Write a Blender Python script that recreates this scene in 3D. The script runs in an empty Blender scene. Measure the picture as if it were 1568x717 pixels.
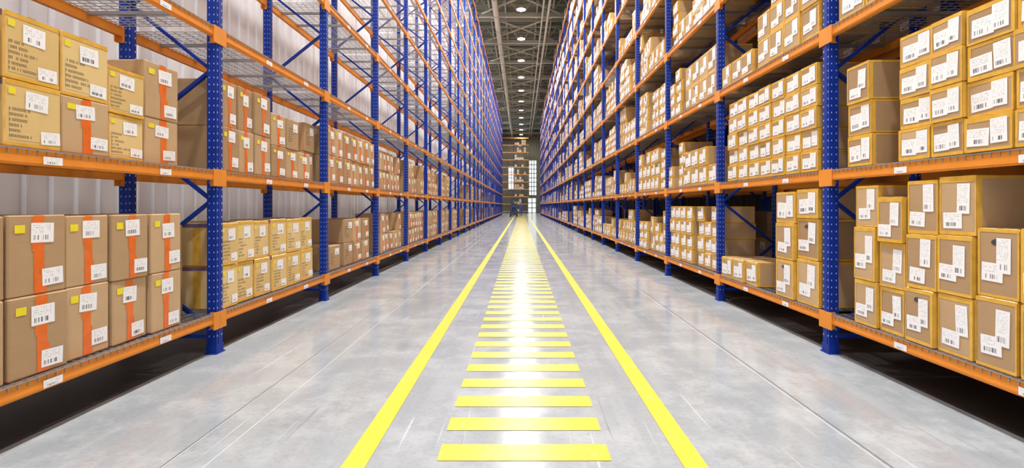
import bpy, bmesh, math, random
from mathutils import Vector, Matrix
random.seed(7)
sc=bpy.context.scene
try:
    sc.view_settings.view_transform='Standard'
    sc.view_settings.look='None'
except Exception as e: print(e)

# ------------------------------------------------------------ constants
CAM_H=1.40
XL=-2.92; XR=2.95          # post lines
D=0.83                     # frame depth
L=2.71; Y0=4.90            # bay length / first visible post
K0=-2; K1=26
LV=[0.334+1.35*i for i in range(11)]
BH=0.09
TOPZ=14.3
def YK(k): return Y0+L*k
def DECK(i): return LV[i]+BH/2+0.008

# ------------------------------------------------------------ materials
class NT:
    def __init__(s,name):
        s.m=bpy.data.materials.new(name); s.m.use_nodes=True
        s.t=s.m.node_tree; s.b=s.t.nodes['Principled BSDF']
    def n(s,typ,**kw):
        x=s.t.nodes.new(typ)
        for k,v in kw.items(): setattr(x,k,v)
        return x
    def l(s,a,b): s.t.links.new(a,b)
    def setin(s,sock,v):
        if hasattr(v,'is_linked') or isinstance(v,bpy.types.NodeSocket): s.l(v,sock)
        else: sock.default_value=v
    def M(s,op,a,b=None,c=None):
        x=s.n('ShaderNodeMath',operation=op)
        s.setin(x.inputs[0],a)
        if b is not None: s.setin(x.inputs[1],b)
        if c is not None: s.setin(x.inputs[2],c)
        return x.outputs[0]
    def mix(s,f,a,b,blend='MIX'):
        x=s.n('ShaderNodeMix',data_type='RGBA',blend_type=blend)
        s.setin(x.inputs[0],f); s.setin(x.inputs[6],a); s.setin(x.inputs[7],b)
        return x.outputs[2]
    def noise(s,scale,detail=3,vec=None,rough=.5):
        x=s.n('ShaderNodeTexNoise'); x.inputs['Scale'].default_value=scale
        x.inputs['Detail'].default_value=detail; x.inputs['Roughness'].default_value=rough
        if vec is None:
            g=s.n('ShaderNodeNewGeometry'); vec=g.outputs['Position']
        s.l(vec,x.inputs['Vector']); return x.outputs['Fac']
    def ramp(s,f,p0,p1,c0=(0,0,0,1),c1=(1,1,1,1)):
        x=s.n('ShaderNodeValToRGB'); e=x.color_ramp.elements
        e[0].position=p0; e[0].color=c0; e[1].position=p1; e[1].color=c1
        s.l(f,x.inputs[0]); return x.outputs[0]
    def bump(s,h,st=.2,dist=.01):
        x=s.n('ShaderNodeBump'); x.inputs['Strength'].default_value=st; x.inputs['Distance'].default_value=dist
        s.l(h,x.inputs['Height']); s.l(x.outputs[0],s.b.inputs['Normal'])
    def attr(s,name):
        x=s.n('ShaderNodeAttribute'); x.attribute_name=name; return x.outputs['Fac']
def C(r,g,b): return (r,g,b,1)

def simple(name,col,rough=.5,metal=0,var=.12,scale=6,bump=0,spec=.5):
    t=NT(name); f=t.noise(scale,4)
    c=t.mix(f,C(*[x*(1-var) for x in col]),C(*[min(1,x*(1+var)) for x in col]))
    t.l(c,t.b.inputs['Base Color']); t.b.inputs['Roughness'].default_value=rough; t.b.inputs['Metallic'].default_value=metal
    t.b.inputs['Specular IOR Level'].default_value=spec
    if bump: t.bump(t.noise(scale*8,3),bump)
    return t.m

def cardboard(name,c0,c1,text=False):
    t=NT(name); s=t.attr('tint')
    col=t.mix(s,C(*c0),C(*c1))
    f=t.noise(5,4); col=t.mix(t.M('MULTIPLY',f,.3),col,C(c0[0]*.6,c0[1]*.55,c0[2]*.5))
    g=t.n('ShaderNodeNewGeometry')
    w=t.n('ShaderNodeMapping'); w.inputs['Scale'].default_value=(3,3,120); t.l(g.outputs['Position'],w.inputs['Vector'])
    fl=t.noise(1.0,2,vec=w.outputs[0])
    col=t.mix(t.M('MULTIPLY',fl,.18),col,C(c1[0]*1.15,c1[1]*1.15,c1[2]*1.1))
    if text:
        u=t.n('ShaderNodeUVMap'); sp=t.n('ShaderNodeSeparateXYZ'); t.l(u.outputs[0],sp.inputs[0])
        U,V=sp.outputs[0],sp.outputs[1]
        cb=t.n('ShaderNodeCombineXYZ'); t.l(t.M('FLOOR',t.M('MULTIPLY',U,22)),cb.inputs[0]); t.l(t.M('FLOOR',t.M('MULTIPLY',V,6)),cb.inputs[1]); t.l(s,cb.inputs[2])
        wn=t.n('ShaderNodeTexWhiteNoise',noise_dimensions='3D'); t.l(cb.outputs[0],wn.inputs[0])
        ln=t.M('FLOOR',t.M('MULTIPLY',V,6))
        w1=t.n('ShaderNodeTexWhiteNoise',noise_dimensions='1D'); t.l(t.M('ADD',ln,t.M('MULTIPLY',s,50)),w1.inputs['W'])
        m=t.M('GREATER_THAN',wn.outputs['Value'],.12)
        fu=t.M('FRACT',t.M('MULTIPLY',U,22)); fv=t.M('FRACT',t.M('MULTIPLY',V,6))
        st=t.M('MAXIMUM',t.M('LESS_THAN',fu,.3),t.M('GREATER_THAN',t.M('FRACT',t.M('ADD',t.M('MULTIPLY',fv,3.5),wn.outputs['Value'])),.55))
        m=t.M('MULTIPLY',m,st)
        m=t.M('MULTIPLY',m,t.M('GREATER_THAN',fv,.42))
        m=t.M('MULTIPLY',m,t.M('LESS_THAN',fu,.72))
        m=t.M('MULTIPLY',m,t.M('LESS_THAN',U,t.M('ADD',.3,t.M('MULTIPLY',w1.outputs['Value'],.7))))
        col=t.mix(m,col,C(.06,.04,.03))
    t.l(col,t.b.inputs['Base Color']); t.b.inputs['Roughness'].default_value=.75
    t.b.inputs['Specular IOR Level'].default_value=.25
    return t.m

def tape(name,c,rough=.22):
    t=NT(name); f=t.noise(14,4)
    col=t.mix(f,C(c[0]*.72,c[1]*.66,c[2]*.55),C(min(1,c[0]*1.2),min(1,c[1]*1.2),min(1,c[2]*1.3)))
    t.l(col,t.b.inputs['Base Color']); t.b.inputs['Roughness'].default_value=rough
    t.bump(t.noise(40,3),.35,.004); return t.m

def label(name,nb=42,portrait=False):
    t=NT(name); s=t.attr('tint')
    u=t.n('ShaderNodeUVMap'); sp=t.n('ShaderNodeSeparateXYZ'); t.l(u.outputs[0],sp.inputs[0]); U,V=sp.outputs[0],sp.outputs[1]
    w=t.n('ShaderNodeTexWhiteNoise',noise_dimensions='1D')
    t.l(t.M('ADD',t.M('FLOOR',t.M('MULTIPLY',U,nb)),t.M('MULTIPLY',s,917)),w.inputs['W'])
    bar=t.M('GREATER_THAN',w.outputs['Value'],.55)
    def rng(x,a,b): return t.M('MULTIPLY',t.M('GREATER_THAN',x,a),t.M('LESS_THAN',x,b))
    bar=t.M('MULTIPLY',bar,t.M('MULTIPLY',rng(V,.14,.38) if not portrait else rng(V,.1,.26),rng(U,.12,.75)))
    nl=9 if not portrait else 18
    cb=t.n('ShaderNodeCombineXYZ'); t.l(t.M('FLOOR',t.M('MULTIPLY',U,26)),cb.inputs[0]); t.l(t.M('FLOOR',t.M('MULTIPLY',V,nl)),cb.inputs[1]); t.l(s,cb.inputs[2])
    wn=t.n('ShaderNodeTexWhiteNoise',noise_dimensions='3D'); t.l(cb.outputs[0],wn.inputs[0])
    tx=t.M('GREATER_THAN',wn.outputs['Value'],.62)
    tx=t.M('MULTIPLY',tx,t.M('GREATER_THAN',t.M('FRACT',t.M('MULTIPLY',V,nl)),.6))
    tx=t.M('MULTIPLY',tx,t.M('MULTIPLY',rng(V,.5,.93) if not portrait else rng(V,.34,.95),rng(U,.08,.85)))
    m=t.M('MAXIMUM',t.M('MULTIPLY',bar,.85),t.M('MULTIPLY',tx,.42))
    col=t.mix(m,C(.95,.95,.97),C(.05,.05,.07))
    t.l(col,t.b.inputs['Base Color']); t.b.inputs['Roughness'].default_value=.45
    return t.m

MATS={}
MATS['kraft']=cardboard('kraft_cardboard',(.40,.25,.13),(.64,.44,.25))
MATS['tan']=cardboard('yellowish_cardboard',(.72,.50,.20),(.84,.63,.30))
MATS['kraft_text']=cardboard('kraft_print',(.40,.25,.13),(.64,.44,.25),True)
MATS['tan_text']=cardboard('yellowish_print',(.72,.50,.20),(.84,.63,.30),True)
MATS['otape']=tape('orange_tape',(.95,.18,.02))
MATS['ytape']=tape('amber_packing_tape',(.82,.48,.07))
MATS['ptape']=tape('purple_tape',(.20,.13,.24))
MATS['label']=label('shipping_label')
MATS['labelp']=label('portrait_label',30,True)
MATS['sticker']=simple('yellow_sticker',(.92,.75,.02),.5)
MATS['blue']=simple('blue_painted_steel',(.005,.032,.30),.45,0,.2,spec=.25)
MATS['orange']=simple('orange_painted_steel',(.82,.29,.035),.5,0,.12,spec=.25)
MATS['wire']=simple('galvanised_wire',(.40,.40,.41),.4,.6,.1)
MATS['hole']=simple('punched_slot',(.42,.50,.75),.5)  # pale blue-grey colour of the punched slots
MATS['dark']=simple('dark_steel',(.05,.05,.05),.5)
MATS['roof']=simple('roof_sheet',(.13,.145,.11),.6,0.0,.2)
MATS['truss']=simple('truss_steel',(.42,.43,.36),.5,.1,.15)
MATS['duct']=simple('duct_metal',(.55,.56,.49),.4,.3,.1)
MNAMES=list(MATS.keys())

# ------------------------------------------------------------ mesh builder
class MB:
    def __init__(s): s.v=[]; s.f=[]; s.m=[]; s.uv=[]; s.t=[]; s.tint=.5
    def quad(s,a,b,c,d,mat):
        i=len(s.v); s.v+= [tuple(a),tuple(b),tuple(c),tuple(d)]; s.f.append((i,i+1,i+2,i+3)); s.m.append(mat); s.uv+=[(0,0),(1,0),(1,1),(0,1)]; s.t.append(s.tint)
    def poly(s,pts,mat):
        i=len(s.v); n=len(pts); s.v+=[tuple(p) for p in pts]; s.f.append(tuple(range(i,i+n))); s.m.append(mat); s.uv+=[(0,0)]*n; s.t.append(s.tint)
    def tri(s,a,b,c,mat):
        i=len(s.v); s.v+=[tuple(a),tuple(b),tuple(c)]; s.f.append((i,i+1,i+2)); s.m.append(mat); s.uv+=[(0,0),(1,0),(1,1)]; s.t.append(s.tint)
    def box(s,lo,hi,mat):
        x0,y0,z0=lo; x1,y1,z1=hi
        i=len(s.v)
        s.v+=[(x0,y0,z0),(x1,y0,z0),(x1,y1,z0),(x0,y1,z0),(x0,y0,z1),(x1,y0,z1),(x1,y1,z1),(x0,y1,z1)]
        for f in ((0,3,2,1),(4,5,6,7),(0,1,5,4),(1,2,6,5),(2,3,7,6),(3,0,4,7)):
            s.f.append(tuple(i+q for q in f)); s.m.append(mat); s.uv+=[(0,0),(1,0),(1,1),(0,1)]; s.t.append(s.tint)
    def bar(s,a,b,w,h,mat):
        a=Vector(a); b=Vector(b); d=(b-a).normalized()
        up=Vector((0,0,1)) if abs(d.z)<.95 else Vector((0,1,0))
        r=d.cross(up).normalized()*w/2; u=r.cross(d).normalized()*h/2
        P=[a-r-u,a+r-u,a+r+u,a-r+u,b-r-u,b+r-u,b+r+u,b-r+u]
        i=len(s.v); s.v+=[tuple(p) for p in P]
        for f in ((0,1,2,3),(7,6,5,4),(0,4,5,1),(1,5,6,2),(2,6,7,3),(3,7,4,0)):
            s.f.append(tuple(i+q for q in f)); s.m.append(mat); s.uv+=[(0,0),(1,0),(1,1),(0,1)]; s.t.append(s.tint)
    def tube(s,a,b,r,mat,n=12,r2=None):
        a=Vector(a); b=Vector(b); d=(b-a).normalized(); r2=r if r2 is None else r2
        up=Vector((0,0,1)) if abs(d.z)<.95 else Vector((0,1,0))
        x=d.cross(up).normalized(); y=x.cross(d)
        i=len(s.v)
        for k in range(n):
            q=2*math.pi*k/n; o=x*math.cos(q)+y*math.sin(q); s.v.append(tuple(a+o*r)); s.v.append(tuple(b+o*r2))
        for k in range(n):
            k2=(k+1)%n; s.f.append((i+2*k,i+2*k2,i+2*k2+1,i+2*k+1)); s.m.append(mat); s.uv+=[(0,0),(1,0),(1,1),(0,1)]; s.t.append(s.tint)
        for e in (0,1):
            s.f.append(tuple(i+2*k+e for k in (range(n) if e else reversed(range(n))))); s.m.append(mat); s.uv+=[(0,0)]*n; s.t.append(s.tint)
    def cbox(s,lo,hi,c,mat,emat):
        lo=Vector(lo); hi=Vector(hi)
        def P(ix,iy,iz,ax):
            o=[]
            for a,i in enumerate((ix,iy,iz)):
                base=hi[a] if i else lo[a]; sg=-1 if i else 1
                o.append(base if a==ax else base+sg*c)
            return o
        cyc=[(0,0),(1,0),(1,1),(0,1)]
        for ax in range(3):
            for e in (0,1):
                pts=[]
                for p,q in cyc:
                    ii=[0,0,0]; ii[ax]=e; ii[(ax+1)%3]=p; ii[(ax+2)%3]=q
                    pts.append(P(*ii,ax))
                if not e: pts.reverse()
                s.quad(*pts,mat)
        for ax in range(3):
            b_,c_=(ax+1)%3,(ax+2)%3
            for p in (0,1):
                for q in (0,1):
                    i0=[0,0,0]; i1=[0,0,0]; i1[ax]=1
                    for ii in (i0,i1): ii[b_]=p; ii[c_]=q
                    pts=[P(*i0,b_),P(*i1,b_),P(*i1,c_),P(*i0,c_)]
                    if (p+q)%2==0: pts.reverse()
                    s.quad(*pts,emat)
        for ix in (0,1):
            for iy in (0,1):
                for iz in (0,1):
                    pts=[P(ix,iy,iz,0),P(ix,iy,iz,1),P(ix,iy,iz,2)]
                    if (ix+iy+iz)%2==0: pts.reverse()
                    s.tri(*pts,emat)
    def mesh(s,name):
        me=bpy.data.meshes.new(name); me.from_pydata(s.v,[],s.f)
        used=[m for m in MNAMES if m in set(s.m)]
        for m in used: me.materials.append(MATS[m])
        ix={m:i for i,m in enumerate(used)}
        me.polygons.foreach_set('material_index',[ix[m] for m in s.m])
        ul=me.uv_layers.new(name='UVMap'); ul.data.foreach_set('uv',[c for p in s.uv for c in p])
        at=me.attributes.new('tint','FLOAT','FACE'); at.data.foreach_set('value',s.t)
        me.update(); return me
    def obj(s,name,parent=None):
        o=bpy.data.objects.new(name,s.mesh(name)); sc.collection.objects.link(o)
        if parent: o.parent=parent
        return o

# ------------------------------------------------------------ rack bay
def upright(mb,x,y,holes=True):
    w,d=.10,.09
    mb.box((x-d/2,y-w/2,0),(x+d/2,y+w/2,TOPZ),'blue')
    mb.box((x-d/2-.004,y-w/2+.03,0),(x+d/2+.004,y+w/2-.03,TOPZ),'blue')
    mb.box((x-d/2-.015,y-w/2-.02,0),(x+d/2+.015,y+w/2+.02,.012),'blue')
    mb.box((x-d/2-.006,y-w/2-.006,0),(x+d/2+.006,y+w/2+.006,.09),'blue')
    if holes:
        z=.16
        while z<7:
            for yy in (-.035,.035):
                for sx in (1,-1):
                    xx=x+sx*(d/2+.0012)
                    mb.quad((xx,y+yy-.006,z),(xx,y+yy+.006,z),(xx,y+yy+.006,z+.018),(xx,y+yy-.006,z+.018),'hole')
            for xx in (-.022,.022):
                for sy in (-1,1):
                    yy=y+sy*(w/2+.0012)
                    mb.quad((x+xx-.004,yy,z),(x+xx+.004,yy,z),(x+xx+.004,yy,z+.014),(x+xx-.004,yy,z+.014),'hole')
            z+=.066
def frame(mb,y,holes=True):
    upright(mb,0,y,holes); upright(mb,-D,y,holes)
    z=.22; mb.bar((-.04,y,z-.06),(-D+.04,y,z-.06),.04,.035,'blue')
    i=0
    while z<TOPZ-.7:
        a,b=(-.04,-D+.04) if i%2==0 else (-D+.04,-.04)
        mb.bar((a,y,z),(b,y,z+.60),.04,.03,'blue'); z+=.62; i+=1
    mb.bar((-.04,y,z),(-D+.04,y,z),.04,.035,'blue')
def bay_mesh(near,endframe=False):
    mb=MB(); frame(mb,0,near)
    if endframe: frame(mb,L,False)
    for i,zc in enumerate(LV):
        z0,z1=zc-BH/2,zc+BH/2
        for xf in (0.02,-D-.02):
            s=1 if xf>0 else -1
            mb.box((xf-.022,.05,z0),(xf+.022,L-.05,z1),'orange')
            if s>0: mb.box((xf+.016,.05,z0+.012),(xf+.026,L-.05,z0+.03),'orange')
            for ya,yb in ((-.001,.10),(L-.10,L+.001)):
                mb.box((min(xf+s*.024,xf+s*.034),ya,zc-.10),(max(xf+s*.024,xf+s*.034),yb,zc+.06),'orange')
            for ya,yb in ((.051,.058),(L-.058,L-.051)):
                mb.box((xf-.03,ya,zc-.10),(xf+.03,yb,zc+.06),'orange')
        n=int((L-.16)/.06)
        for k in range(n+1):
            y=.08+k*(L-.16)/n
            mb.box((-D-.02,y-.0025,z1),(.045,y+.0025,z1+.006),'wire')
            mb.box((.0435,y-.0022,z1-.03),(.0485,y+.0022,z1+.006),'wire')
        for x in (.03,-.06,-.16,-.26,-.36,-.46,-.56,-.66,-.74,-.82):
            mb.box((x-.003,.08,z1+.004),(x+.003,L-.08,z1+.010),'wire')
        mb.box((.0445,.08,z1-.002),(.050,L-.08,z1+.005),'wire')
        for y in (.45,1.0,1.7,2.26):
            mb.box((-D,y-.02,z1-.03),(.0,y+.02,z1-.001),'wire')
        for y in (.9,1.9):
            mb.quad((.0488,y,zc-.035),(.0488,y+.13,zc-.035),(.0488,y+.13,zc+.012),(.0488,y,zc+.012),'label')
    return mb.mesh('pallet_rack_bay')
RBN=bay_mesh(True); RB=bay_mesh(False); RBE=bay_mesh(False,True)
def put(me,name,loc,rz=0):
    o=bpy.data.objects.new(name,me); sc.collection.objects.link(o); o.location=loc; o.rotation_euler=(0,0,rz); return o
for k in range(K0,K1+1):
    put(RBN if k<4 else (RBE if k==K1 else RB),'pallet_rack',(XL,YK(k),0))
    put(RBE if k==K0 else (RBN if k<4 else RB),'pallet_rack',(XR,YK(k+1),0),math.pi)
XR2=XR+D+.30+D
for k in range(K0,9): put(RB,'pallet_rack',(XR2,YK(k),0))

# ------------------------------------------------------------ cardboard boxes
def add_box(mb,side,ya,yb,z0,z1,xf,depth,style,near=True,yaw=0):
    start=len(mb.v)
    mb.tint=random.random()
    n=-side
    X=side*xf; W=yb-ya; H=z1-z0
    lo=(min(X,X+side*depth),ya,z0); hi=(max(X,X+side*depth),yb,z1)
    body='tan' if style=='B' else 'kraft'
    if near: mb.cbox(lo,hi,.008,body,'ytape' if style in 'CB' else body)
    else: mb.box(lo,hi,body)
    def F(u,v,off=.0015):
        y=ya+u*W if side<0 else yb-u*W
        return (X+n*off,y,z0+v*H)
    def fq(u0,v0,u1,v1,mat,off=.0015,tilt=0):
        if tilt:
            cu,cv=(u0+u1)/2,(v0+v1)/2; P=[]
            for (u,v) in ((u0,v0),(u1,v0),(u1,v1),(u0,v1)):
                a=(u-cu)*W; b=(v-cv)*H; P.append(F(cu+(a*math.cos(tilt)-b*math.sin(tilt))/W,cv+(a*math.sin(tilt)+b*math.cos(tilt))/H,off))
            mb.quad(*P,mat)
        else: mb.quad(F(u0,v0,off),F(u1,v0,off),F(u1,v1,off),F(u0,v1,off),mat)
    def S(u,v,off=.0015):
        return (X+side*u*depth,ya-off,z0+v*H)
    def sq(u0,v0,u1,v1,mat,off=.0015):
        p=[S(u0,v0,off),S(u1,v0,off),S(u1,v1,off),S(u0,v1,off)]
        if side<0: p=[p[1],p[0],p[3],p[2]]
        mb.quad(*p,mat)
    def T(u0,u1,w0,w1,mat,off=.0015):
        y=lambda u: ya+u*W
        mb.quad((X+side*w0*depth,y(u0),z1+off),(X+side*w1*depth,y(u0),z1+off),(X+side*w1*depth,y(u1),z1+off),(X+side*w0*depth,y(u1),z1+off),mat)
    r=random.uniform
    tl=lambda: r(-.05,.05)
    if style=='A':
        c=.5+r(-.05,.05); tw=min(.09,.055/W*1.0)
        v0=0.015
        if near:
            fq(c-tw,v0,c+tw,.99,'otape'); fq(c-tw-.03,.55+r(-.1,.1),c+tw-.01,.97,'otape',.002)
            fq(c-tw+.01,v0,c+tw+.035,.35+r(-.1,.1),'otape',.0022)
            T(c-tw,c+tw,0.01,.99,'otape'); T(.492,.508,.02,.98,'dark',.0008)
        else: fq(c-tw,0,c+tw,1,'otape')
        lw,lh=.40,.25
        a=.33+r(-.06,.06); b=.62+r(-.04,.06)
        fq(a,b,a+lw,b+lh,'label',.003,tl())
        a=.56+r(-.05,.03); b=.09+r(-.04,.05); fq(a,b,a+.38,b+.22,'label',.0034,tl())
        if near: fq(.1,.78,.27,.88,'sticker',.0025)
    elif style=='B':
        if near:
            fq(.08,.10,.60,.58,'tan_text',.001); fq(.02,.92,.98,.99,'ytape'); fq(.02,.01,.98,.06,'ytape',.0018)
            T(.42,.58,.01,.99,'ytape'); sq(.02,.9,.98,.99,'ptape'); sq(.4,.02,.55,.9,'ytape')
            fq(.06,.78,.18,.88,'sticker',.0025)
        a=.36+r(-.06,.06); fq(a,.58,a+.40,.86,'label',.003,tl())
        a=.6+r(-.04,.02); fq(a,.08,a+.36,.28,'label',.0034,tl())
    elif style=='P':
        if near:
            fq(.12,.2,.6,.7,'kraft_text',.001); T(.45,.55,.01,.99,'ytape')
        fq(.5,.6,.88,.87,'label',.003)
    else:
        if near:
            fq(.01,.985-r(.07,.15)*.3/H*.8,.99,.995,'ytape'); fq(.01,.005,.99,r(.05,.12)*.3/H*.8,'ytape')
            e=.02+r(0,.06); fq(.0,.02,e,.98,'ytape',.0018); e=.02+r(0,.06); fq(1-e,.02,1,.98,'ytape',.0018)
            sq(.0,.94,.98,.99,'ytape'); sq(.0,.01,.98,.05,'ytape'); sq(0,.02,.06,.98,'ytape',.0018)
            T(.42,.58,.01,.99,'ytape'); T(.01,.08,.01,.99,'ytape',.001); T(.92,.99,.01,.99,'ytape',.001)
            if H>.36 and random.random()<.3:
                mb.poly([F(.5+.16*math.cos(q),.80+.05*math.sin(q),.0022) for q in [2*math.pi*i/14 for i in range(14)]],'dark')
        if W/H>1.05:
            a=.08+r(-.03,.05); fq(a,.16,a+.48,.66,'label',.003,tl())
            a=.56+r(-.02,.03); fq(a,.2,a+.34,.88,'labelp',.0035,tl())
        else:
            a=.08+r(-.04,.06); b=.16+r(-.05,.08); fq(a,b,a+.52,b+.27,'label',.003,tl())
            a=.5+r(-.03,.05); b=.38+r(-.05,.05); fq(a,b,a+.34,min(.93,b+.5),'labelp',.0035,tl())
    if yaw:
        cx,cy=X+side*depth/2,(ya+yb)/2; cs,sn=math.cos(yaw),math.sin(yaw)
        for i in range(start,len(mb.v)):
            x,y,z=mb.v[i]; x-=cx;y-=cy; mb.v[i]=(cx+x*cs-y*sn,cy+x*sn+y*cs,z)

def column(side,ya,yb,level,heights,style,xf=2.90,depth=.6,z=None,mb=None,near=True):
    z=DECK(level)+.004 if z is None else z
    for i,h in enumerate(heights):
        st=style[i%len(style)]
        b=mb or MB()
        g=.004
        add_box(b,side,ya+g,yb-g,z,z+h-.002,xf+random.uniform(0,.028),depth,st,near,random.uniform(-.03,.03) if near else 0)
        if mb is None: b.obj('cardboard_box')
        z+=h

# ---- left, bay -1
for ya,yb,hs,dx in ((2.50,2.90,[.475,.475],0),(2.92,3.30,[.475,.48],0),(3.31,3.66,[.475,.47],.01),(3.67,4.02,[.465,.48],.01),(4.04,4.40,[.47,.475],.0)):
    column(-1,ya,yb,0,hs,'A',2.90+dx,.58)
column(-1,4.46,4.82,0,[.83],'P',3.16,.4)
column(-1,2.46,2.86,1,[.38,.39],'BB',2.90,.5)
column(-1,2.89,3.25,1,[.385,.39],'BB',2.90,.5)
column(-1,3.27,3.64,1,[.37,.41],'AB',2.91,.5)
column(-1,3.66,4.02,1,[.33,.34],'BB',2.93,.45)
column(-1,4.06,4.46,1,[.37,.45],'AA',2.95,.55)
# ---- left, bay 0
ys=[4.98,5.30,5.66,6.02,6.42,6.84,7.26]
for i in range(6): column(-1,ys[i],ys[i+1]-.02,0,[.42,.42+.01*(i%2)],'BB',2.90+.01*(i%3),.5)
ys=[4.99,5.30,5.60,5.97]
for i in range(3): column(-1,ys[i],ys[i+1]-.01,1,[.44,.46],'AA',2.90,.55)
for i in range(3): column(-1,6.0+i*.36,6.35+i*.36,1,[.37,.38] if i<2 else [.36],'AP' if i%2 else 'AA',2.90,.55)
column(-1,7.12,7.48,1,[.42,.40],'PP',3.0,.55)
# ---- left, bay 1
column(-1,7.95,8.40,0,[.38],'P',2.95,.55); column(-1,8.6,9.05,0,[.38,.40],'PP',2.95,.55); column(-1,9.07,9.5,0,[.38,.40],'AA',2.95,.55)
column(-1,9.55,9.98,0,[.38,.40],'AA',2.95,.55)
for i in range(7): column(-1,7.74+i*.35,8.08+i*.35,1,[.43,.44],'AA',2.90,.55)
# ---- right, bay -1, level 0
column(1,2.66,3.00,0,[.44,.44],'CC',2.90,.6)
column(1,3.02,3.30,0,[.44,.43],'CC',2.90,.6)
column(1,3.31,3.60,0,[.405,.405,.40],'CCC',2.90,.62)
column(1,3.61,3.89,0,[.40,.40,.395],'CCC',2.90,.62)
column(1,3.91,4.19,0,[.36,.36,.36],'CCC',2.90,.55)
column(1,4.21,4.49,0,[.38,.45,.35],'CCC',2.90,.55)
# level 1
for ya,yb in ((2.72,3.03),(3.04,3.37)): column(1,ya,yb,1,[.225,.235,.235,.235],'CCCC',2.90,.5)
column(1,3.38,3.655,1,[.24,.24,.24,.23],'CCCC',2.90,.5)
column(1,3.67,3.985,1,[.24,.235,.24,.24],'CCCC',2.91,.5)
column(1,4.28,4.59,1,[.27,.28,.33],'CCC',2.90,.55)
# level 2
for i in range(4): column(1,3.3+i*.36,3.65+i*.36,2,[.3,.3],'CC',2.92,.5)
# ---- right, bay 0
column(1,5.04,5.44,0,[.46,.42,.30],'CCC',2.90,.6)
column(1,5.46,5.86,0,[.42,.40,.34],'CCC',2.90,.6)
column(1,6.35,6.70,0,[.30],'C',2.90,.6);column(1,6.72,7.07,0,[.29],'C',2.90,.6);column(1,7.09,7.46,0,[.28],'C',2.90,.6)
for i in range(7):
    column(1,5.05+i*.312,5.35+i*.312,1,[.215]*5,'CCCCC',2.90,.5)
for i in range(4): column(1,5.04+i*.33,5.36+i*.33,2,[.33,.30,.3] if i<3 else [.33,.3],'CCC',2.90,.5)
for i in range(3): column(1,6.5+i*.33,6.82+i*.33,2,[.3],'C',2.92,.5)

def fill(side,k,levels,near,p_empty=.05,styles='C',xoff=0,rows=None):
    mb=MB(); y0=YK(k)+.08; y1=YK(k+1)-.08
    for lv in levels:
        if random.random()<p_empty: continue
        y=y0+random.uniform(0,.12)
        while y<y1-.3:
            run=random.choice([1,2,3,4,7]); w=random.choice([.28,.32,.38]); h=random.choice([.21,.25,.30,.38])
            nr=max(1,min(5,int(random.uniform(.55,1.18)/h)))
            if rows: h=.42; nr=rows
            if random.random()<.10: y+=.4; continue
            xf=2.90+xoff+random.uniform(0,.09)
            for _ in range(run):
                if y+w>y1: break
                nn=nr-(1 if random.random()<.3 else 0); nn=max(1,nn)
                column(side,y,y+w-.01,lv,[h]*nn,random.choice(styles),xf,.55,None,mb,near)
                y+=w
            if random.random()<.2: y+=random.uniform(.05,.35)
    if mb.v: mb.obj('cardboard_box_stack')
for lv in range(3,11): fill(1,-1,[lv],False,.1); fill(1,0,[lv],lv<4,.1)
fill(1,-2,range(0,11),False,.1)
for k in range(1,K1+1): fill(1,k,range(0,11),k<5,.06)
fill(-1,-2,range(0,2),False,0,'AB')
for k in range(2,6): fill(-1,k,[0,1],True,.0,'AAP',0,2)
for k in range(6,K1+1): fill(-1,k,[0,1],False,.55,'AP',0,2)
def backfill(k):
    mb=MB()
    for lv in range(0,11):
        y=YK(k)+.1
        while y<YK(k+1)-.5:
            w=random.choice([.4,.5]); h=random.choice([.35,.45])
            if random.random()<.85:
                n=random.choice([1,2,2]); z=DECK(lv)+.004
                for i in range(n):
                    add_box(mb,1,y,y+w-.02,z,z+h-.002,XR+D+.38,.65,'P',False); z+=h
            y+=w
    mb.obj('cardboard_box_stack')
for k in range(K0,9): backfill(k)

# ------------------------------------------------------------ floor
def floor_mat():
    t=NT('polished_concrete')
    a=t.noise(.45,5,rough=.55); b=t.noise(1.8,9,rough=.72); c=t.noise(30,5,rough=.6)
    g=t.n('ShaderNodeNewGeometry')
    def strc(sx,sy,sc_,d=5,rot=0):
        mp=t.n('ShaderNodeMapping'); mp.inputs['Scale'].default_value=(sx,sy,1); mp.inputs['Rotation'].default_value=(0,0,rot); t.l(g.outputs['Position'],mp.inputs['Vector'])
        return t.noise(sc_,d,vec=mp.outputs[0])
    st=strc(5,.35,1); sc1=strc(30,.5,1,3); sc2=strc(24,.6,1,3,.35)
    col=t.ramp(a,.3,.7,C(.335,.365,.395),C(.43,.46,.485))
    col=t.mix(t.M('MULTIPLY',t.ramp(b,.48,.62),.6),col,C(.52,.55,.575))
    col=t.mix(t.M('MULTIPLY',t.ramp(t.noise(1.1,9,rough=.72),.56,.68),.45),col,C(.25,.265,.275))
    col=t.mix(t.M('MULTIPLY',t.ramp(c,.5,.75),.3),col,C(.20,.21,.215))
    col=t.mix(t.M('MULTIPLY',t.ramp(st,.5,.72),.3),col,C(.56,.58,.60))
    col=t.mix(t.M('MULTIPLY',t.ramp(sc1,.68,.72),.5),col,C(.74,.76,.78))
    col=t.mix(t.M('MULTIPLY',t.ramp(sc2,.70,.74),.4),col,C(.20,.21,.22))
    t.l(col,t.b.inputs['Base Color'])
    r=t.M('ADD',.03,t.M('MULTIPLY',b,.24)); t.l(r,t.b.inputs['Roughness'])
    t.b.inputs['IOR'].default_value=1.48
    t.bump(t.noise(3,3),.04,.01)
    return t.m
def plane(name,x0,x1,y0,y1,z,mat):
    me=bpy.data.meshes.new(name); me.from_pydata([(x0,y0,z),(x1,y0,z),(x1,y1,z),(x0,y1,z)],[],[(0,1,2,3)])
    me.materials.append(mat); o=bpy.data.objects.new(name,me); sc.collection.objects.link(o); return o
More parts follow.
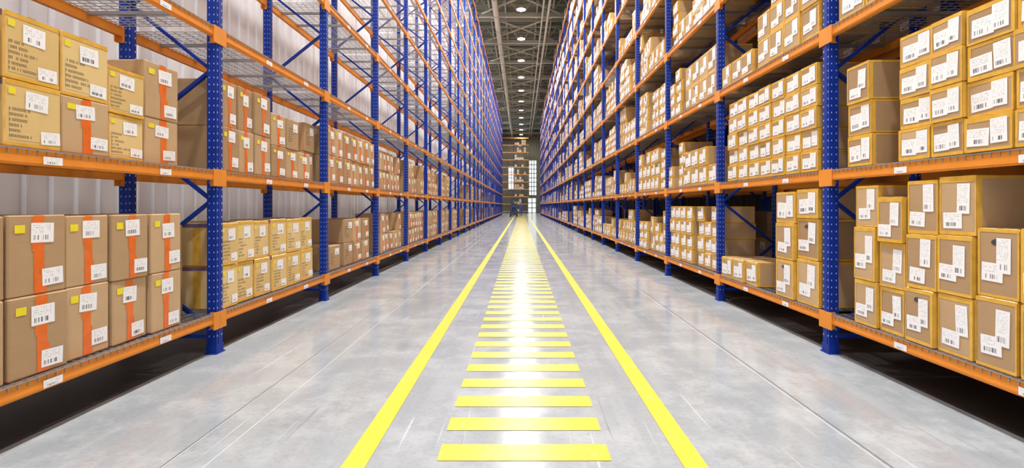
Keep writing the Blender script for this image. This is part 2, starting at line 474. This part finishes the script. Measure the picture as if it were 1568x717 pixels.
WL=-5.0; WR=7.6; YE=100; YB=-3.2
plane('floor',WL,WR,YB,YE,0,floor_mat())
dk=simple('rack_shade_colour',(.035,.027,.025),.6,0,.3,3)  # near-black colour paints the shade under the racks onto the floor
plane('shade_strip_left',WL,-2.985,YB,YK(K1+1)+.2,.0015,dk)  # overlay strip carrying the painted rack shade, left side
plane('shade_strip_right',3.02,WR,YB,YK(K1+1)+.2,.0015,dk)  # same painted rack shade, right side
def paint_mat():
    t=NT('yellow_floor_paint'); w=t.ramp(t.noise(7,9,rough=.78),.54,.72); b=t.noise(1.3,4)
    col=t.mix(b,C(.74,.59,.045),C(.82,.69,.10)); col=t.mix(t.M('MULTIPLY',w,.6),col,C(.60,.57,.38))
    t.l(col,t.b.inputs['Base Color']); t.b.inputs['Roughness'].default_value=.3; t.b.inputs['Specular IOR Level'].default_value=.15; return t.m
PM=paint_mat()
plane('lane_line',-.965,-.835,YB,YK(K1+1),.003,PM)
plane('lane_line',.872,1.002,YB,YK(K1+1),.003,PM)
me=bpy.data.meshes.new('crosswalk_stripes'); v=[];f=[]
y=2.915-.38*12
while y<74:
    i=len(v); v+=[(-.463,y-.096,.003),(.497,y-.096,.003),(.497,y+.096,.003),(-.463,y+.096,.003)]; f.append((i,i+1,i+2,i+3)); y+=.38
me.from_pydata(v,[],f); me.materials.append(PM); o=bpy.data.objects.new('crosswalk_stripes',me); sc.collection.objects.link(o)
jm=simple('floor_joint',(.16,.17,.18),.6); jw=simple('floor_scratch',(.72,.74,.77),.4)
for n_,x,w,m in (('a',1.985,.010,jm),('b',-1.93,.008,jm),('c',-1.70,.006,jw),('d',1.96,.006,jw),('e',-1.92,.005,jw)): plane('floor_joint',x-w/2,x+w/2,YB,YE,.001,m)
for i in range(16): plane('floor_joint',-2.98,3.0,7.8+i*6-.006,7.8+i*6+.006,.0008,jm)

# ------------------------------------------------------------ walls
def ribbed(name,axis,pos,a0,a1,z1,mat,flip,pitch=.5):
    v=[];f=[]; prof=[]; a=a0
    while a<a1:
        prof+=[(a,0),(a+pitch*.8,0),(a+pitch*.85,.04),(a+pitch*.95,.04)]; a+=pitch
    prof.append((a1,0))
    for (p,d) in prof:
        for z in (0,z1):
            v.append((pos+flip*d,p,z) if axis=='x' else (p,pos+flip*d,z))
    for i in range(len(prof)-1): f.append((2*i,2*i+2,2*i+3,2*i+1))
    me=bpy.data.meshes.new(name); me.from_pydata(v,[],f); me.materials.append(mat)
    o=bpy.data.objects.new(name,me); sc.collection.objects.link(o); return o
wm=simple('white_wall_panel',(.82,.83,.87),.5,0,.06,2)
wd=simple('grey_wall_panel',(.08,.075,.07),.6,0,.1,2)
we=simple('warm_wall_panel',(.20,.18,.13),.6,0,.1,2)
ribbed('wall_left','x',WL,YB,YE,16.6,wm,1,.3)
ribbed('wall_right','x',WR,YB,YE,16.6,wd,-1)
ribbed('wall_back','y',YE,WL,WR,16.6,we,-1)
def emit(name,c,s):
    m=bpy.data.materials.new(name); m.use_nodes=True; nt=m.node_tree; nt.nodes.clear()
    e=nt.nodes.new('ShaderNodeEmission'); e.inputs[0].default_value=C(*c); e.inputs[1].default_value=s
    o=nt.nodes.new('ShaderNodeOutputMaterial'); nt.links.new(e.outputs[0],o.inputs[0]); return m
dl=emit('daylight_glazing',(.90,.95,1),1.2)
def opening(name,x0,x1,z0,z1,nx,nz,bw=.05):
    me=bpy.data.meshes.new(name); me.from_pydata([(x0,YE-.06,z0),(x1,YE-.06,z0),(x1,YE-.06,z1),(x0,YE-.06,z1)],[],[(0,1,2,3)])
    me.materials.append(dl); g=bpy.data.objects.new('glazing',me)
    e=bpy.data.objects.new(name,None); sc.collection.objects.link(e); sc.collection.objects.link(g); g.parent=e
    mb=MB()
    for i in range(nx+1):
        x=x0+(x1-x0)*i/nx; mb.box((x-bw,YE-.14,z0),(x+bw,YE-.05,z1),'truss')
    for i in range(nz+1):
        z=z0+(z1-z0)*i/nz; mb.box((x0-bw,YE-.14,max(0,z-bw)),(x1+bw,YE-.05,z+bw),'truss')
    mb.obj('frame',e)
opening('window_1',-2.5,-1.3,4.6,9.0,2,4)
opening('window_2',1.5,3.0,3.4,10.2,3,8,.07)
opening('door_1',1.3,2.9,0,2.9,2,3,.08)

# ------------------------------------------------------------ ceiling
v=[];f=[]; y=YB; prof=[]
while y<YE: prof+=[(y,0),(y+.16,0),(y+.2,.07),(y+.36,.07)]; y+=.4
prof.append((YE,0))
for (p,d) in prof: v+=[(WL,p,16.5+d),(WR,p,16.5+d)]
for i in range(len(prof)-1): f.append((2*i,2*i+1,2*i+3,2*i+2))
me=bpy.data.meshes.new('ceiling'); me.from_pydata(v,[],f); me.materials.append(MATS['roof']); sc.collection.objects.link(bpy.data.objects.new('ceiling',me))
tr=MB(); y=1
while y<YE:
    tr.box((WL,y-.14,14.95),(WR,y+.14,15.2),'truss'); tr.box((WL,y-.08,16.3),(WR,y+.08,16.46),'truss')
    x=WL; i=0
    while x<WR-.9:
        z=(15.08,16.38) if i%2 else (16.38,15.08)
        tr.bar((x,y,z[0]),(x+1.0,y,z[1]),.1,.1,'truss'); x+=1.0; i+=1
    y+=6
TM=tr.obj('roof_truss')
pu=MB()
for x in (-2.4,-1.2,1.2,2.4,3.8,-3.8): pu.box((x-.05,YB,16.25),(x+.05,YE,16.42),'truss')
y=4
while y<YE:
    for s in (-1,1): pu.tube((s*-2.9,y-3,15.2),(s*2.9,y+3,15.2),.07,'truss',8)
    pu.box((WL,y-.05,15.75),(WR,y+.05,15.9),'truss'); y+=6
y=-2
while y<YE: pu.box((WL,y-.03,16.35),(WR,y+.03,16.5),'truss'); y+=1.5
pu.obj('roof_purlins')
dc=MB()
dc.tube((-1.75,YB,14.75),(-1.75,YE,14.75),.19,'duct',14); dc.tube((1.9,YB,14.85),(1.9,YE,14.85),.09,'duct',10); dc.tube((1.5,YB,14.85),(1.5,YE,14.85),.06,'duct',10)
y=0
while y<YE:
    dc.tube((-1.75,y-.05,14.75),(-1.75,y+.05,14.75),.22,'truss',14); y+=3
dc.obj('ceiling_duct')

# ------------------------------------------------------------ lamps
lamp_e=emit('lamp_glow',(1,.98,.94),14); MATS['lampglow']=lamp_e; MNAMES.append('lampglow')
lm=MB()
lm.tube((0,0,0),(0,0,.10),.33,'truss',20,.30); lm.tube((0,0,.10),(0,0,.28),.16,'truss',16,.12); lm.tube((0,0,.28),(0,0,.75),.015,'dark',6)
lm.tube((0,0,-.012),(0,0,-.002),.29,'lampglow',24)
LM=lm.mesh('high_bay_lamp')
def lamp(x,y,P,z=14.4,sz=.6,col=(1,.98,.94)):
    h=put(LM,'high_bay_lamp',(x,y,z))
    ld=bpy.data.lights.new('lamp_light','AREA'); ld.shape='DISK'; ld.size=sz; ld.energy=P; ld.color=col
    o=bpy.data.objects.new('lamp_light',ld); sc.collection.objects.link(o); o.parent=h; o.location=(0,0,-.03)
y=-1.9
while y<YE-2:
    lamp(0,y,(800 if y<36 else 620 if y<60 else 420)); y+=6
y=1
while y<90:
    lamp(-4.4,y,460); y+=12  # unseen row above the rack gap, added to light the left wall

# ------------------------------------------------------------ forklift with driver, far down the aisle
def forklift(loc):
    e=bpy.data.objects.new('forklift',None); sc.collection.objects.link(e)
    MATS['flb']=simple('forklift_blue',(.02,.07,.35),.4); MATS['tyre']=simple('tyre_rubber',(.02,.02,.02),.8)
    MNAMES.extend(['flb','tyre'])
    b=MB(); b.cbox((-.5,.0,.18),(.5,1.0,.95),.06,'flb','flb'); b.cbox((-.48,-.75,.18),(.48,0,.45),.04,'dark','dark'); b.cbox((-.35,.15,.95),(.35,.6,1.0),.02,'dark','dark')
    b.obj('chassis',e)
    g=MB()
    for x in (-.44,.44):
        g.bar((x,-.6,.4),(x,-.4,2.1),.06,.06,'dark'); g.bar((x,.9,.9),(x,.75,2.1),.06,.06,'dark'); g.bar((x,-.42,2.1),(x,.77,2.1),.06,.05,'dark')
    for i in range(6): g.bar((-.44,-.4+i*.23,2.12),(.44,-.4+i*.23,2.12),.04,.04,'dark')
    g.obj('overhead_guard',e)
    m=MB()
    for x in (-.3,.3): m.box((x-.05,-.95,.05),(x+.05,-.82,2.2),'dark')
    for z in (.3,1.2,2.15): m.box((-.3,-.93,z),(.3,-.85,z+.06),'dark')
    m.box((-.4,-1.0,.15),(.4,-.95,.55),'dark')
    for x in (-.25,.25): m.box((x-.05,-2.0,.06),(x+.05,-.97,.10),'truss')
    m.obj('mast_and_forks',e)
    w=MB()
    for x in (-.5,.4):
        for y,r in ((-.5,.24),(.75,.2)): w.tube((x,y,r),(x+.12,y,r),r,'tyre',18)
    w.obj('wheels',e)
    s=MB(); s.cbox((-.25,.05,1.0),(.25,.5,1.08),.02,'dark','dark'); s.cbox((-.25,.45,1.0),(.25,.55,1.5),.02,'dark','dark'); s.tube((0,-.35,1.15),(0,-.3,1.18),.17,'dark',16); s.bar((0,-.5,.5),(0,-.33,1.16),.04,.04,'dark')
    s.obj('seat_and_wheel',e)
    e.location=loc; return e
def person(name,loc,pts,edges,rad,mat,headc,rz=0):
    bm=bmesh.new(); sl=bm.verts.layers.skin.verify(); vs=[]
    for p,r in zip(pts,rad):
        q=bm.verts.new(p); q[sl].radius=(r,r); vs.append(q)
    vs[0][sl].use_root=True
    for a,b in edges: bm.edges.new((vs[a],vs[b]))
    me=bpy.data.meshes.new(name+'_body'); bm.to_mesh(me); bm.free(); me.materials.append(mat)
    o=bpy.data.objects.new(name,me); sc.collection.objects.link(o); o.modifiers.new('Skin','SKIN'); s=o.modifiers.new('Sub','SUBSURF'); s.levels=1; s.render_levels=1
    o.location=loc; o.rotation_euler=(0,0,rz)
    bm=bmesh.new(); bmesh.ops.create_uvsphere(bm,u_segments=16,v_segments=12,radius=.105)
    for q in bm.verts:
        q.co.z*=1.22; q.co.x*=.85
        if q.co.y<-.09: q.co.y-=.015
    h=bpy.data.meshes.new('head'); bm.to_mesh(h); bm.free(); h.materials.append(simple('skin_tone',(.6,.36,.25),.5))
    ho=bpy.data.objects.new('head',h); sc.collection.objects.link(ho); ho.parent=o; ho.location=headc
    bm=bmesh.new(); bmesh.ops.create_uvsphere(bm,u_segments=16,v_segments=10,radius=.13)
    for q in bm.verts: q.co.z=max(q.co.z,0)
    h=bpy.data.meshes.new('helmet'); bm.to_mesh(h); bm.free(); h.materials.append(simple('helmet_blue',(.05,.15,.6),.3))
    ho=bpy.data.objects.new('helmet',h); sc.collection.objects.link(ho); ho.parent=o; ho.location=(headc[0],headc[1],headc[2]+.03)
cloth=simple('blue_workwear',(.03,.07,.28),.8)
FY=66
forklift((-.95,FY,0))
person('forklift_driver',(-.95,FY,0),
 [(0,.3,1.16),(0,.33,1.4),(0,.33,1.62),(0,.31,1.74),(-.2,.33,1.6),(-.27,.1,1.38),(-.12,-.22,1.24),(.2,.33,1.6),(.27,.1,1.38),(.12,-.22,1.24),(-.12,-.1,1.14),(-.13,-.28,.75),(-.13,-.4,.55),(.12,-.1,1.14),(.13,-.28,.75),(.13,-.4,.55)],
 [(0,1),(1,2),(2,3),(2,4),(4,5),(5,6),(2,7),(7,8),(8,9),(0,10),(10,11),(11,12),(0,13),(13,14),(14,15)],
 [.15,.15,.13,.06,.07,.05,.04,.07,.05,.04,.09,.065,.05,.09,.065,.05],cloth,(0,.29,1.86))
person('warehouse_worker',(-.05,FY-2,0),
 [(0,0,.95),(0,0,1.2),(0,0,1.42),(0,0,1.54),(-.19,0,1.4),(-.24,.04,1.12),(-.25,-.08,.86),(.19,0,1.4),(.24,-.02,1.12),(.24,-.1,.88),(-.1,-.03,.88),(-.1,-.12,.5),(-.1,-.02,.08),(-.1,-.16,.04),(.1,.02,.88),(.1,.08,.5),(.1,.22,.1),(.1,.1,.04)],
 [(0,1),(1,2),(2,3),(2,4),(4,5),(5,6),(2,7),(7,8),(8,9),(0,10),(10,11),(11,12),(12,13),(0,14),(14,15),(15,16),(16,17)],
 [.14,.14,.13,.055,.07,.05,.04,.07,.05,.04,.09,.065,.045,.04,.09,.065,.045,.04],cloth,(0,-.02,1.67))
# cross racks at the far end, facing down the aisle (front toward -y)
put(RB,'pallet_rack',(-4.05,YE-6,0),-math.pi/2)
put(RB,'pallet_rack',(-1.34,YE-6,0),-math.pi/2)
def crossfill(x0,x1):
    mb=MB()
    for lv in range(0,10):
        x=x0
        while x<x1-.4:
            w=.42
            if random.random()<.6:
                z=DECK(lv)+.004
                for i in range(random.choice([1,2])):
                    mb.tint=random.random(); mb.box((x,YE-5.95,z),(x+w-.02,YE-5.3,z+.45),'kraft')
                    mb.quad((x+.08,YE-5.953,z+.1),(x+.28,YE-5.953,z+.1),(x+.28,YE-5.953,z+.24),(x+.08,YE-5.953,z+.24),'label'); z+=.452
            x+=w
    mb.obj('cardboard_box_stack')
crossfill(-1.2,1.25)

# ------------------------------------------------------------ world + camera
w=bpy.data.worlds.new('world'); sc.world=w; w.use_nodes=True
w.node_tree.nodes['Background'].inputs[0].default_value=C(.95,.97,1); w.node_tree.nodes['Background'].inputs[1].default_value=1.05
cd=bpy.data.cameras.new('camera'); cam=bpy.data.objects.new('camera',cd); sc.collection.objects.link(cam)
cam.location=(0,0,CAM_H); cam.rotation_euler=(math.radians(90),0,0)
cd.sensor_width=36; cd.lens=980/1952*36; cd.shift_x=-17.5/1952; cd.shift_y=-54/1952; cd.clip_start=.05; cd.clip_end=300
sc.camera=cam
